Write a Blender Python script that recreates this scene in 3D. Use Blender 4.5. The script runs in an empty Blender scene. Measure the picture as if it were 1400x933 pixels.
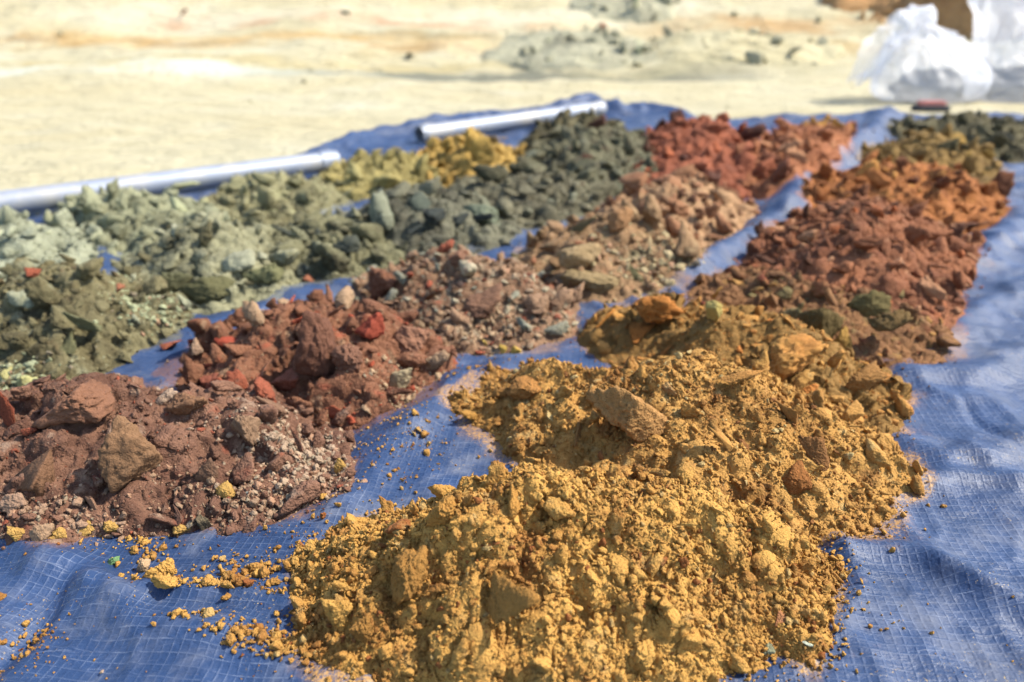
import bpy, math, random
import numpy as np
from mathutils import Vector, Euler
R = math.radians
rng = np.random.default_rng(7)
random.seed(7)
scene = bpy.context.scene
col = scene.collection

# ------------------------------------------------------------------ camera, sky, sun, exposure
CAM_H, PITCH, FPX, IW, IH = 0.42, R(24.2), 1038.0, 1400, 933
cam_data = bpy.data.cameras.new('camera')
cam = bpy.data.objects.new('camera', cam_data); col.objects.link(cam)
cam.location = (0, 0, CAM_H); cam.rotation_euler = (R(90) - PITCH, 0, 0)
cam_data.sensor_width = 36; cam_data.lens = 36 * FPX / IW
cam_data.clip_start = 0.01; cam_data.clip_end = 500
cam_data.dof.use_dof = True
cam_data.dof.focus_distance = 0.61
cam_data.dof.aperture_fstop = 4.3
scene.camera = cam

SUN_AZ, SUN_EL = R(86), R(49)          # azimuth clockwise from +Y (the view direction), elevation
world = bpy.data.worlds.new('World'); scene.world = world; world.use_nodes = True
wn = world.node_tree
sky = wn.nodes.new('ShaderNodeTexSky'); sky.sky_type = 'NISHITA'; sky.sun_disc = False
sky.sun_elevation = SUN_EL; sky.sun_rotation = SUN_AZ
bg = wn.nodes['Background']; bg.inputs['Strength'].default_value = 0.15
wn.links.new(sky.outputs[0], bg.inputs['Color'])
sd = bpy.data.lights.new('sun', 'SUN'); sd.energy = 4.0; sd.angle = R(0.53); sd.color = (1, .94, .83)
sun = bpy.data.objects.new('sun', sd); col.objects.link(sun)
sdir = Vector((math.sin(SUN_AZ) * math.cos(SUN_EL), math.cos(SUN_AZ) * math.cos(SUN_EL), math.sin(SUN_EL)))
sun.rotation_euler = sdir.to_track_quat('Z', 'Y').to_euler(); sun.location = (3, 2, 4)
vs = scene.view_settings
vs.view_transform = 'Standard'; vs.look = 'None'; vs.gamma = 1; vs.use_curve_mapping = False
vs.exposure = 1.2
scene.cycles.use_denoising = True; scene.cycles.use_adaptive_sampling = True; scene.cycles.adaptive_threshold = .035; scene.cycles.adaptive_min_samples = 16
scene.cycles.max_bounces = 4; scene.cycles.diffuse_bounces = 3; scene.cycles.transparent_max_bounces = 12

# ------------------------------------------------------------------ small maths helpers
CP, SP = math.cos(PITCH), math.sin(PITCH)
def ray(px, py):
    a = (px - IW / 2) / FPX; b = -(py - IH / 2) / FPX
    return np.array([a, CP + b * SP, -SP + b * CP])
def G(px, py, z=0.0):
    """photograph row / column -> point on the level z"""
    d = ray(px, py); t = (CAM_H - z) / -d[2]
    return np.array([d[0] * t, d[1] * t, z])
def Gs(pts): return np.array([G(*p)[:2] for p in pts])
def height_at(ay, sil):
    """height of a summit that stands over ground row ay and shows at row sil"""
    d = G(IW / 2, ay)[1]; r = ray(IW / 2, sil)
    return CAM_H + r[2] / r[1] * d
def mmpx(py):                       # metres per photograph pixel at ground row py
    p = G(IW / 2, py); return (p[1] * CP + CAM_H * SP) / FPX
def hashf(i, j, k, seed):
    n = (i * 374761393 + j * 668265263 + k * 2147483647 + seed * 974634777) & 0xffffffff
    n = ((n ^ (n >> 13)) * 1274126177) & 0xffffffff
    n = ((n ^ (n >> 16)) * 2246822519) & 0xffffffff
    return ((n ^ (n >> 15)) & 0xffffff) / float(0xffffff) * 2 - 1
def noise3(x, y, z, seed=0):
    x, y, z = np.broadcast_arrays(np.asarray(x, float), y, z)
    i, j, k = np.floor(x).astype(np.int64), np.floor(y).astype(np.int64), np.floor(z).astype(np.int64)
    u, v, w = x - i, y - j, z - k
    u, v, w = (t * t * t * (t * (t * 6 - 15) + 10) for t in (u, v, w))
    def L(a, b, t): return a + (b - a) * t
    h = lambda a, b, c: hashf(i + a, j + b, k + c, seed)
    return L(L(L(h(0,0,0), h(1,0,0), u), L(h(0,1,0), h(1,1,0), u), v),
             L(L(h(0,0,1), h(1,0,1), u), L(h(0,1,1), h(1,1,1), u), v), w)
def noise2(x, y, seed=0):
    x, y = np.broadcast_arrays(np.asarray(x, float), y)
    i, j = np.floor(x).astype(np.int64), np.floor(y).astype(np.int64)
    u, v = x - i, y - j
    u, v = (t * t * t * (t * (t * 6 - 15) + 10) for t in (u, v))
    a, b = hashf(i, j, 0, seed), hashf(i + 1, j, 0, seed)
    c, d = hashf(i, j + 1, 0, seed), hashf(i + 1, j + 1, 0, seed)
    return (a + (b - a) * u) * (1 - v) + (c + (d - c) * u) * v
def fbm2(x, y, s, oct=4, seed=0, gain=.5):
    t = 0; a = 1; f = 1 / s
    for o in range(oct):
        ca, sa = math.cos(o * 1.3 + .4), math.sin(o * 1.3 + .4)
        t = t + a * noise2((x * ca - y * sa) * f + 13.7 * o, (x * sa + y * ca) * f - 7.1 * o, seed + o); a *= gain; f *= 2.03
    return t
def fbm3(P, s, oct=3, seed=0, gain=.5):
    t = 0; a = 1; f = 1 / s
    for o in range(oct):
        t = t + a * noise3(P[:, 0] * f + 5.3 * o, P[:, 1] * f, P[:, 2] * f - 3.1 * o, seed + o); a *= gain; f *= 2.03
    return t
def sstep(a, b, x):
    t = np.clip((x - a) / (b - a), 0, 1); return t * t * (3 - 2 * t)
def seg_dist(x, y, pts):
    """distance to an open polyline and the parameter 0..1 along it"""
    best = np.full(np.shape(x), 1e9); par = np.zeros(np.shape(x)); n = len(pts) - 1
    for q in range(n):
        a, b = pts[q], pts[q + 1]; ab = b - a; L2 = max(ab @ ab, 1e-12)
        t = np.clip(((x - a[0]) * ab[0] + (y - a[1]) * ab[1]) / L2, 0, 1)
        d = np.hypot(x - a[0] - t * ab[0], y - a[1] - t * ab[1])
        m = d < best; best = np.where(m, d, best); par = np.where(m, (q + t) / n, par)
    return best, par
def poly_sd(x, y, P):
    """signed distance to a closed polygon, positive inside"""
    d, _ = seg_dist(x, y, np.vstack([P, P[:1]])); ins = np.zeros(np.shape(x), bool)
    for a, b in zip(P, np.roll(P, -1, 0)):
        c = (a[1] > y) != (b[1] > y)
        ins ^= c & (x < (b[0] - a[0]) * (y - a[1]) / (b[1] - a[1] + 1e-12) + a[0])
    return np.where(ins, d, -d)
def smooth_poly(P, n=3):
    for _ in range(n):
        Q = np.roll(P, -1, 0); P = np.stack([P * .75 + Q * .25, P * .25 + Q * .75], 1).reshape(-1, 2)
    return P

# ------------------------------------------------------------------ objects
def mesh_np(name, V, F, smooth=True):
    m = bpy.data.meshes.new(name)
    F = np.asarray(F, np.int32); k = F.shape[1]
    m.vertices.add(len(V)); m.vertices.foreach_set('co', np.asarray(V, np.float32).ravel())
    m.loops.add(F.size); m.loops.foreach_set('vertex_index', F.ravel())
    m.polygons.add(len(F)); m.polygons.foreach_set('loop_start', np.arange(0, F.size, k, dtype=np.int32))
    m.polygons.foreach_set('use_smooth', np.full(len(F), smooth))
    m.update(calc_edges=True); m.validate()
    return m
def obj(name, mesh, material=None, parent=None, loc=(0, 0, 0)):
    o = bpy.data.objects.new(name, mesh); col.objects.link(o)
    if material and not mesh.materials: mesh.materials.append(material)
    o.location = loc
    if parent: o.parent = parent
    return o
def tag(o, label=None, cat=None, group=None, kind=None):
    for k, v in (('label', label), ('category', cat), ('group', group), ('kind', kind)):
        if v: o[k] = v
    return o
def empty(name, loc):
    o = bpy.data.objects.new(name, None); col.objects.link(o); o.location = loc; o.empty_display_size = .05; return o
def grid_faces(nr, nc):
    i = np.arange(nr * nc).reshape(nr, nc)
    return np.stack([i[:-1, :-1], i[:-1, 1:], i[1:, 1:], i[1:, :-1]], -1).reshape(-1, 4)
def ico(level):
    t = (1 + 5 ** .5) / 2
    V = np.array([(-1,t,0),(1,t,0),(-1,-t,0),(1,-t,0),(0,-1,t),(0,1,t),(0,-1,-t),(0,1,-t),(t,0,-1),(t,0,1),(-t,0,-1),(-t,0,1)], float)
    F = [(0,11,5),(0,5,1),(0,1,7),(0,7,10),(0,10,11),(1,5,9),(5,11,4),(11,10,2),(10,7,6),(7,1,8),(3,9,4),(3,4,2),(3,2,6),(3,6,8),(3,8,9),(4,9,5),(2,4,11),(6,2,10),(8,6,7),(9,8,1)]
    V = [v / np.linalg.norm(v) for v in V]
    for _ in range(level):
        mid = {}; N = []
        def m(a, b):
            k = (min(a, b), max(a, b))
            if k not in mid:
                p = V[a] + V[b]; V.append(p / np.linalg.norm(p)); mid[k] = len(V) - 1
            return mid[k]
        for a, b, c in F:
            x, y, z = m(a, b), m(b, c), m(c, a); N += [(a, x, z), (b, y, x), (c, z, y), (x, y, z)]
        F = N
    return np.array(V), np.array(F)
ICO = {l: ico(l) for l in (1, 2, 3, 4)}

# ------------------------------------------------------------------ materials
def lin(c, f=1.0):
    out = []
    for v in c:
        v /= 255; out.append((v / 12.92 if v <= .04045 else ((v + .055) / 1.055) ** 2.4) * f)
    return (*out, 1)
ALB = 0.60                             # a sunlit colour of the photograph times this gives the surface's own colour
def C(*c):
    l = lin(c)[:3]; y = .3 * l[0] + .59 * l[1] + .11 * l[2]
    return tuple((y + (v - y) * .90) * ALB * k for v, k in zip(l, (1.0, 1.0, .84))) + (1,)
class NT:
    def __init__(s, name):
        s.m = bpy.data.materials.new(name); s.m.use_nodes = True; s.t = s.m.node_tree; s.t.nodes.clear()
        s.out = s.n('ShaderNodeOutputMaterial')
    def n(s, typ, **kw):
        x = s.t.nodes.new(typ)
        for k, v in kw.items(): setattr(x, k, v)
        return x
    def set(s, sock, v):
        if hasattr(v, 'is_output') or hasattr(v, 'links') and hasattr(v, 'node'): s.t.links.new(v, sock)
        elif v is not None: sock.default_value = v
    def math(s, op, a, b=None, c=None, clamp=False):
        x = s.n('ShaderNodeMath', operation=op); x.use_clamp = clamp
        for i, v in enumerate((a, b, c)): s.set(x.inputs[i], v)
        return x.outputs[0]
    def mix(s, f, a, b, blend='MIX'):
        x = s.n('ShaderNodeMix', data_type='RGBA', blend_type=blend); x.clamp_factor = True
        s.set(x.inputs[0], f); s.set(x.inputs[6], a); s.set(x.inputs[7], b); return x.outputs[2]
    def noise(s, vec, scale, detail=3, rough=.55, dist=0):
        x = s.n('ShaderNodeTexNoise'); s.set(x.inputs['Vector'], vec); x.inputs['Scale'].default_value = scale
        x.inputs['Detail'].default_value = detail; x.inputs['Roughness'].default_value = rough; x.inputs['Distortion'].default_value = dist
        return x.outputs['Fac']
    def voro(s, vec, scale, feature='F1', out='Distance'):
        x = s.n('ShaderNodeTexVoronoi', feature=feature); s.set(x.inputs['Vector'], vec); x.inputs['Scale'].default_value = scale
        return x.outputs[out]
    def ramp(s, f, a, b):
        x = s.n('ShaderNodeMapRange', interpolation_type='SMOOTHSTEP'); s.set(x.inputs[0], f)
        x.inputs[1].default_value = a; x.inputs[2].default_value = b; return x.outputs[0]
    def bump(s, h, dist, strength=1.0, normal=None):
        x = s.n('ShaderNodeBump'); x.inputs['Strength'].default_value = strength; x.inputs['Distance'].default_value = dist
        s.set(x.inputs['Height'], h)
        if normal is not None: s.set(x.inputs['Normal'], normal)
        return x.outputs[0]
    def bsdf(s, color, rough=.9, normal=None, spec=.3, **kw):
        x = s.n('ShaderNodeBsdfPrincipled'); s.set(x.inputs['Base Color'], color); s.set(x.inputs['Roughness'], rough)
        x.inputs['Specular IOR Level'].default_value = spec
        if normal is not None: s.set(x.inputs['Normal'], normal)
        for k, v in kw.items(): s.set(x.inputs[k], v)
        return x
    def finish(s, sh):
        s.t.links.new(sh, s.out.inputs['Surface']); return s.m

def soil_material(name, dry, moist, accents, grain=1.0, accent_part=.12, clay=False, bumpy=1.0):
    """dry crumb colour, moist colour, accent colours for some of the pieces; grain scales the grains"""
    t = NT(name)
    pos = t.n('ShaderNodeNewGeometry').outputs['Position']
    rnd = t.n('ShaderNodeObjectInfo').outputs['Random']
    big = t.noise(pos, 16 * grain, 3, .6)
    mid = t.noise(pos, 95 * grain, 3, .6)
    fine = t.noise(pos, 700 * grain, 2, .6)
    cell = t.voro(pos, 420 * grain)
    f = t.math('MULTIPLY_ADD', big, 1.3, t.math('MULTIPLY_ADD', mid, .6, t.math('MULTIPLY_ADD', rnd, .20, -.54)))
    f = t.ramp(f, .32, .92)
    if clay: f = t.math('MULTIPLY_ADD', f, .75, .18)
    c = t.mix(f, dry, moist)
    r2 = t.math('FRACT', t.math('MULTIPLY', rnd, 71.7))
    for q, ac in enumerate(accents):
        lo = 1 - accent_part * (q + 1)
        m = t.math('MULTIPLY', t.math('GREATER_THAN', r2, lo), t.math('LESS_THAN', r2, lo + accent_part))
        m = t.math('MULTIPLY', m, t.math('MULTIPLY_ADD', fine, .9, .45, clamp=True))
        pm = t.ramp(t.noise(pos, (30 + 17 * q) * grain, 2, .6), .60, .72)
        m = t.math('MAXIMUM', m, t.math('MULTIPLY', pm, .5))
        c = t.mix(m, c, ac)
    v = t.math('MULTIPLY_ADD', fine, .75, t.math('MULTIPLY_ADD', mid, .35, .45))
    vv = t.n('ShaderNodeCombineColor'); [t.set(vv.inputs[i], v) for i in range(3)]
    c = t.mix(1.0, c, vv.outputs[0], 'MULTIPLY')
    spk = t.ramp(t.voro(pos, 330 * grain, out='Color'), .90, .96)
    c = t.mix(t.math('MULTIPLY', spk, .35), c, tuple(min(1, q * 1.35) for q in dry[:3]) + (1,))
    h = t.math('MULTIPLY_ADD', fine, .9, t.math('MULTIPLY', cell, -.55 if not clay else -.25))
    nb = t.bump(h, .0018 / grain * bumpy, .55 if clay else .85)
    nb = t.bump(mid, .006 / grain * bumpy, .5, nb)
    return t.finish(t.bsdf(c, .93, nb, .15).outputs[0])

def tarp_material():
    t = NT('blue woven poly tarp'); pos = t.n('ShaderNodeNewGeometry').outputs['Position']
    mp = t.n('ShaderNodeMapping'); t.set(mp.inputs['Vector'], pos); mp.inputs['Rotation'].default_value = (0, 0, R(8))
    warp = t.n('ShaderNodeTexNoise'); t.set(warp.inputs['Vector'], pos); warp.inputs['Scale'].default_value = 9
    va = t.n('ShaderNodeVectorMath', operation='MULTIPLY_ADD'); t.set(va.inputs[0], warp.outputs['Color'])
    va.inputs[1].default_value = (.010, .010, 0); t.set(va.inputs[2], mp.outputs[0])
    sx = t.n('ShaderNodeSeparateXYZ'); t.set(sx.inputs[0], va.outputs[0])
    def tri(c, per): return t.math('ABSOLUTE', t.math('SUBTRACT', t.math('FRACT', t.math('DIVIDE', c, per)), .5))
    gx, gy = tri(sx.outputs[0], .0066), tri(sx.outputs[1], .0078)
    lx, ly = t.ramp(gx, .065, .02), t.ramp(gy, .06, .018)
    n1, n2 = t.noise(va.outputs[0], 120, 3, .7), t.noise(pos, 23, 3, .6)
    lines = t.math('MAXIMUM', t.math('MULTIPLY', lx, t.ramp(t.noise(pos, 110, 2, .6), .32, .62)), t.math('MULTIPLY', ly, t.ramp(n1, .32, .62)))
    blue = t.mix(t.ramp(n2, .25, .8), (.013, .031, .082, 1), (.021, .047, .118, 1))
    blue = t.mix(t.math('MULTIPLY', t.ramp(t.noise(pos, 5, 3, .6), .4, .75), .5), blue, (.011, .024, .060, 1))
    patch = t.math('MULTIPLY_ADD', t.ramp(n2, .40, .65), .15, .07)
    c = t.mix(t.math('MULTIPLY', lines, patch), blue, (.36, .40, .48, 1))
    # scuffs: long pale scratches in two directions
    for q, (rot, a, b, st) in enumerate(((R(35), 14, 420, .14), (R(-40), 12, 440, .12), (R(80), 10, 400, .10))):
        m2 = t.n('ShaderNodeMapping'); t.set(m2.inputs['Vector'], pos); m2.inputs['Rotation'].default_value = (0, 0, rot); m2.inputs['Scale'].default_value = (a, b, 1)
        s = t.math('MULTIPLY', t.ramp(t.noise(m2.outputs[0], 1, 3, .65), .62, .74), st)
        c = t.mix(s, c, (.42, .45, .52, 1))
    # pale dust film and tan grit
    d1 = t.math('MULTIPLY', t.ramp(t.noise(pos, 11, 5, .68, .6), .48, .80), .36)
    c = t.mix(d1, c, (.30, .30, .31, 1))
    grit = t.math('MULTIPLY', t.ramp(t.noise(pos, 420, 2, .7), .63, .70), t.ramp(t.noise(pos, 15, 3, .6), .50, .68))
    c = t.mix(t.math('MULTIPLY', grit, .75), c, C(215, 180, 110))
    at = t.n('ShaderNodeAttribute'); at.attribute_name = 'dirt'
    dm = t.math('MULTIPLY', t.ramp(t.math('MULTIPLY_ADD', at.outputs['Alpha'], .34, t.noise(pos, 330, 4, .85)), .80, .88), .8)
    sm = t.math('MULTIPLY', t.ramp(t.math('MULTIPLY_ADD', at.outputs['Alpha'], .30, t.noise(pos, 45, 5, .75)), .62, .92), .28)
    c = t.mix(sm, c, at.outputs['Color'])
    c = t.mix(dm, c, at.outputs['Color'])
    h = t.math('MULTIPLY_ADD', t.math('MAXIMUM', t.ramp(gx, .25, 0), t.ramp(gy, .25, 0)), .35, t.math('MULTIPLY', t.noise(pos, 260, 3, .6), .5))
    nb = t.bump(h, .0012, .5)
    m3 = t.n('ShaderNodeMapping'); t.set(m3.inputs['Vector'], va.outputs[0]); m3.inputs['Scale'].default_value = (.7, 1.9, 1); m3.inputs['Rotation'].default_value = (0, 0, R(-18))
    nb = t.bump(t.noise(m3.outputs[0], 26, 6, .62, .35), .007, .6, nb)
    rg = t.math('MULTIPLY_ADD', d1, .9, t.math('MULTIPLY_ADD', n2, .2, .42))
    return t.finish(t.bsdf(c, rg, nb, .36).outputs[0])

def ground_material():
    t = NT('pale sandy ground'); pos = t.n('ShaderNodeNewGeometry').outputs['Position']
    mp = t.n('ShaderNodeMapping'); t.set(mp.inputs['Vector'], pos); mp.inputs['Scale'].default_value = (.55, 1, 1); mp.inputs['Rotation'].default_value = (0, 0, R(4))
    P = mp.outputs[0]
    c = t.mix(t.ramp(t.noise(P, .9, 4, .6), .3, .7), C(226, 215, 192), C(218, 202, 170))
    c = t.mix(t.math('MULTIPLY', t.ramp(t.noise(P, 2.3, 4, .6), .52, .75), .7), c, C(234, 228, 216))
    sep = t.n('ShaderNodeSeparateXYZ'); t.set(sep.inputs[0], pos); X, Y = sep.outputs[0], sep.outputs[1]
    wob = t.noise(pos, 1.1, 6, .68, .8)
    def band(y0, slope, width, amt, colr, nscale, lo, hi, xlo=None, xhi=None):
        """a seam of other soil: its line wanders along the ground"""
        nonlocal c
        yy = t.math('ADD', t.math('MULTIPLY_ADD', X, -slope, Y), t.math('MULTIPLY_ADD', wob, .9, -.45 - y0))
        m = t.ramp(t.math('ABSOLUTE', yy), width, width * .25)
        m = t.math('MULTIPLY', m, t.ramp(t.noise(P, nscale, 5, .65), lo, hi))
        if xlo is not None: m = t.math('MULTIPLY', m, t.ramp(X, xlo - .6, xlo + .6))
        if xhi is not None: m = t.math('MULTIPLY', m, t.ramp(X, xhi + .6, xhi - .6))
        c = t.mix(t.math('MULTIPLY', m, amt), c, colr)
    band(5.05, .0, .30, .95, C(238, 238, 232), 1.9, .30, .5, -5, .6)
    band(5.10, .02, .36, .95, C(138, 136, 126), 2.6, .30, .46, -1.4, 1.4)
    band(4.95, -.03, .20, .8, C(170, 164, 146), 3.4, .42, .55, -.5, 1.8)
    band(6.3, .06, .16, .7, C(170, 158, 130), 3.0, .42, .55, None, None)
    band(5.55, .05, .16, .7, C(206, 186, 140), 2.2, .36, .52, None, 0)
    band(6.05, -.05, .34, .7, C(230, 184, 118), 1.8, .34, .56, None, -.3)
    band(5.85, -.10, .10, .5, C(176, 132, 78), 2.6, .38, .52, None, -.2)
    band(6.6, -.12, .24, .65, C(214, 132, 84), 1.8, .40, .54, -3.2, .2)
    band(6.95, .0, .40, .8, C(238, 228, 210), 1.6, .3, .55, -4, 1.6)
    band(6.0, .0, .20, .7, C(206, 176, 128), 2.2, .36, .55, .2, 3.2)
    band(6.6, .0, .30, .8, C(212, 166, 116), 1.6, .36, .58, 1.2, None)
    band(5.3, .05, .35, .75, C(190, 180, 150), 2.4, .40, .58, .4, 2.4)
    c = t.mix(t.math('MULTIPLY', t.ramp(t.noise(P, 6, 5, .7), .60, .72), .55), c, C(176, 162, 128))
    c = t.mix(t.math('MULTIPLY', t.ramp(t.noise(pos, 26, 4, .7), .64, .72), .45), c, C(150, 138, 108))
    fine = t.noise(pos, 60, 4, .65)
    vv = t.n('ShaderNodeCombineColor'); v = t.math('MULTIPLY_ADD', fine, .5, .76); [t.set(vv.inputs[i], v) for i in range(3)]
    c = t.mix(1, c, vv.outputs[0], 'MULTIPLY')
    nb = t.bump(t.noise(pos, 55, 5, .7), .02, .8); nb = t.bump(t.noise(P, 7, 5, .65), .10, .8, nb)
    return t.finish(t.bsdf(c, .95, nb, .1).outputs[0])

# ------------------------------------------------------------------ ground
def ground_z(x, y):
    z = -.022 + .006 * fbm2(x, y, .35, 3, 11)
    far = sstep(3.6, 5.5, y)
    z = z + far * (.045 * fbm2(x * .55, y, .8, 5, 12, .6) + .022 * np.abs(fbm2(x * .4, y, .25, 3, 13)))
    up = np.maximum(y - 4.6, 0)
    z = z + .16 * up * sstep(0, 3, up) + .05 * np.maximum(y - 14, 0)
    z = z + far * .12 * np.maximum(fbm2(x, y * 1.3, 2.1, 3, 14), 0) * sstep(5, 8, y)
    return z
def build_ground():
    s = np.linspace(-1, 1, 440); t = np.linspace(0, 1, 460)
    y = -3 + 93 * t ** 2.6
    S, Y = np.meshgrid(s, y); X = S * (4 + 1.15 * np.maximum(Y, 0))
    V = np.stack([X, Y, ground_z(X, Y)], -1).reshape(-1, 3)
    tag(obj('ground', mesh_np('ground', V, grid_faces(460, 440)), ground_material()), 'pale sandy ground with grey and orange seams', kind='structure')
build_ground()

# ------------------------------------------------------------------ tarpaulin
EDGE = np.array([G(*p)[:2] for p in [(-900, 450), (-400, 330), (0, 277), (200, 250), (400, 226), (440, 212), (500, 192), (600, 175), (700, 164), (800, 152),
                                     (930, 161), (1000, 165), (1100, 164), (1215, 158), (1400, 163), (1700, 168), (2300, 172)]])
FOLDS = []   # (polyline in ground metres, half width, height)
def fold(pix, w, h): FOLDS.append((np.array([G(*p)[:2] for p in pix]), w, h))
fold([(1212, 160), (1185, 200), (1120, 238), (1085, 268), (1075, 302)], .045, .055)
fold([(1075, 300), (1020, 335), (960, 372), (935, 392)], .03, .026)
fold([(-60, 690), (74, 779), (154, 836), (289, 891), (470, 945)], .018, .013)
fold([(120, 850), (161, 830), (225, 812), (354, 832), (420, 840)], .012, .008)
fold([(95, 800), (40, 860), (-20, 925)], .012, -.012)
fold([(1150, 752), (1260, 775), (1400, 850), (1500, 905)], .014, .013)
fold([(1190, 662), (1300, 660), (1420, 672)], .010, .010)
fold([(1210, 600), (1290, 640), (1380, 625), (1450, 600)], .016, .011)
fold([(1230, 520), (1330, 520), (1450, 470)], .022, .012)
fold([(1315, 555), (1340, 590), (1392, 622)], .006, -.006)
fold([(1290, 470), (1340, 430), (1420, 395)], .025, .014)
fold([(1330, 360), (1400, 300)], .03, .02)
fold([(480, 690), (520, 640), (600, 560), (700, 500)], .025, .012)
fold([(560, 600), (500, 560), (520, 520)], .015, .008)
fold([(250, 470), (400, 410), (570, 378)], .03, .014)
fold([(420, 226), (500, 193), (600, 176), (700, 165), (800, 153)], .045, .045)
fold([(770, 158), (812, 153), (835, 160)], .05, .060)
fold([(850, 160), (885, 157), (930, 162)], .07, .055)
fold([(940, 172), (1060, 168), (1180, 166)], .05, .018)
fold([(1230, 166), (1330, 164), (1480, 166)], .05, .020)
fold([(0, 279), (200, 251), (400, 226)], .02, .02)
def tarp_z(x, y):
    x = np.asarray(x, float); y = np.asarray(y, float)
    k = .5 + .5 * sstep(.3, 2.0, y)
    z = .007 * k * fbm2(x, y, .16, 2, 31) + .004
    r = 1 - np.abs(fbm2(x * 1.25 + .3 * y, y - .25 * x, .11, 2, 33)); z = z + .010 * k * np.clip(r, 0, 1) ** 3
    r = 1 - np.abs(fbm2(x - .4 * y, y + .5 * x, .055, 2, 35)); z = z + .0026 * np.clip(r, 0, 1) ** 4
    for P, w, h in FOLDS:
        d, t = seg_dist(x + .006 * fbm2(x, y, .05, 1, 41), y + .006 * fbm2(x, y, .05, 1, 42), P)
        z = z + h * np.exp(-(d / w) ** 2) * (.55 + .45 * np.sin(np.pi * np.clip(t, .06, .94)))
    return z
def build_tarp():
    a, b, nr, nc = .42, 1.0, 500, 520
    se = EDGE[:, 0] / (a + b * EDGE[:, 1]); o = np.argsort(se)
    s = np.linspace(-1.02, 1.25, nc); yf = np.interp(s, se[o], EDGE[o, 1])
    yf = yf + .012 * fbm2(s * 40, s * 0, 3, 3, 51)
    t = np.linspace(0, 1, nr)[:, None]
    Y = -.08 + (yf[None] + .08) * t ** 1.7; X = s[None] * (a + b * np.maximum(Y, 0))
    V = np.stack([X, Y, tarp_z(X, Y)], -1)
    hem = sstep(.985, 1.0, t) * np.ones((1, nc)); V[..., 2] += -.010 * hem
    o = obj('tarpaulin', mesh_np('tarpaulin', V.reshape(-1, 3), grid_faces(nr, nc)), tarp_material())
    sm = o.modifiers.new('thickness', 'SOLIDIFY'); sm.thickness = .0008; sm.offset = -1
    return tag(o, 'creased blue woven plastic tarpaulin spread under all the soil piles', 'tarpaulin')
TARP = build_tarp()
FEET = []

# ------------------------------------------------------------------ clod shapes
def clod_mesh(name, seed, kind, level, flat=.8, long=1.15):
    """kind: 'chunk' broken lump with flat faces, 'lump' knobbly aggregate, 'slab' flat piece"""
    r = np.random.default_rng(seed); U, F = ICO[level]
    n = r.integers(7, 13); N = r.normal(size=(n, 3)); N /= np.linalg.norm(N, axis=1)[:, None]
    D = r.uniform({'lump': .74, 'grain': .82}.get(kind, .68), 1.0, n); k = {'lump': 6, 'grain': 7}.get(kind, 11)
    q = np.maximum(U @ N.T, .02) / D; rad = 1 / (q ** k).sum(1) ** (1 / k)
    P = U * rad[:, None] + seed * 1.7
    if kind in ('lump', 'grain'):                # knobbly aggregate: grains and small lobes stuck together
        rad = rad * (1 + .15 * fbm3(P, .55, 2, seed) + .11 * (1 - 2 * np.abs(fbm3(P, .26, 2, seed + 4))) + .06 * fbm3(P, .11, 2, seed + 9))
    else:                                        # broken lump: flat fracture faces, chipped edges, cracks
        rad = rad * (1 + .10 * fbm3(P, .6, 2, seed + 3) + .075 * fbm3(P, .2, 3, seed + 5, .6))
        if level >= 3:
            cr = np.abs(fbm3(P, .7, 2, seed + 6)); rad = rad - .09 * np.exp(-(cr / .04) ** 2)
            rad = rad - .05 * np.clip(fbm3(P * np.array([1, 1, 3.]), .25, 2, seed + 8), 0, 1)
    V = U * rad[:, None]; V[:, 2] *= flat; V[:, 0] *= long
    V /= np.abs(V).max(0) if flat == 1 and long == 1 else np.abs(V).max()
    return mesh_np(name, V, F)
PROTO = {}
for lv in (2, 3):
    PROTO['chunk', lv] = [(f'chunk{lv}_{i}', 100 + i, 'chunk', lv, random.uniform(.6, .95), random.uniform(1, 1.4)) for i in range(7)]
    PROTO['lump', lv] = [(f'lump{lv}_{i}', 200 + i, 'lump', lv, random.uniform(.7, .95), random.uniform(1, 1.3)) for i in range(7)]
    PROTO['slab', lv] = [(f'slab{lv}_{i}', 300 + i, 'slab', lv, random.uniform(.35, .5), random.uniform(1.1, 1.5)) for i in range(4)]
PROTO_CACHE = {}
def proto(kind, lv, i, material):
    """one mesh per shape and material, shared by every clod that uses it"""
    k = (kind, lv, i, material.name)
    if k not in PROTO_CACHE:
        if (kind, lv, i) not in PROTO_CACHE: PROTO_CACHE[kind, lv, i] = clod_mesh(*PROTO[kind, lv][i])
        m = PROTO_CACHE[kind, lv, i].copy(); m.materials.clear(); m.materials.append(material); m.name = 'clod'
        PROTO_CACHE[k] = m
    return PROTO_CACHE[k]

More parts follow.
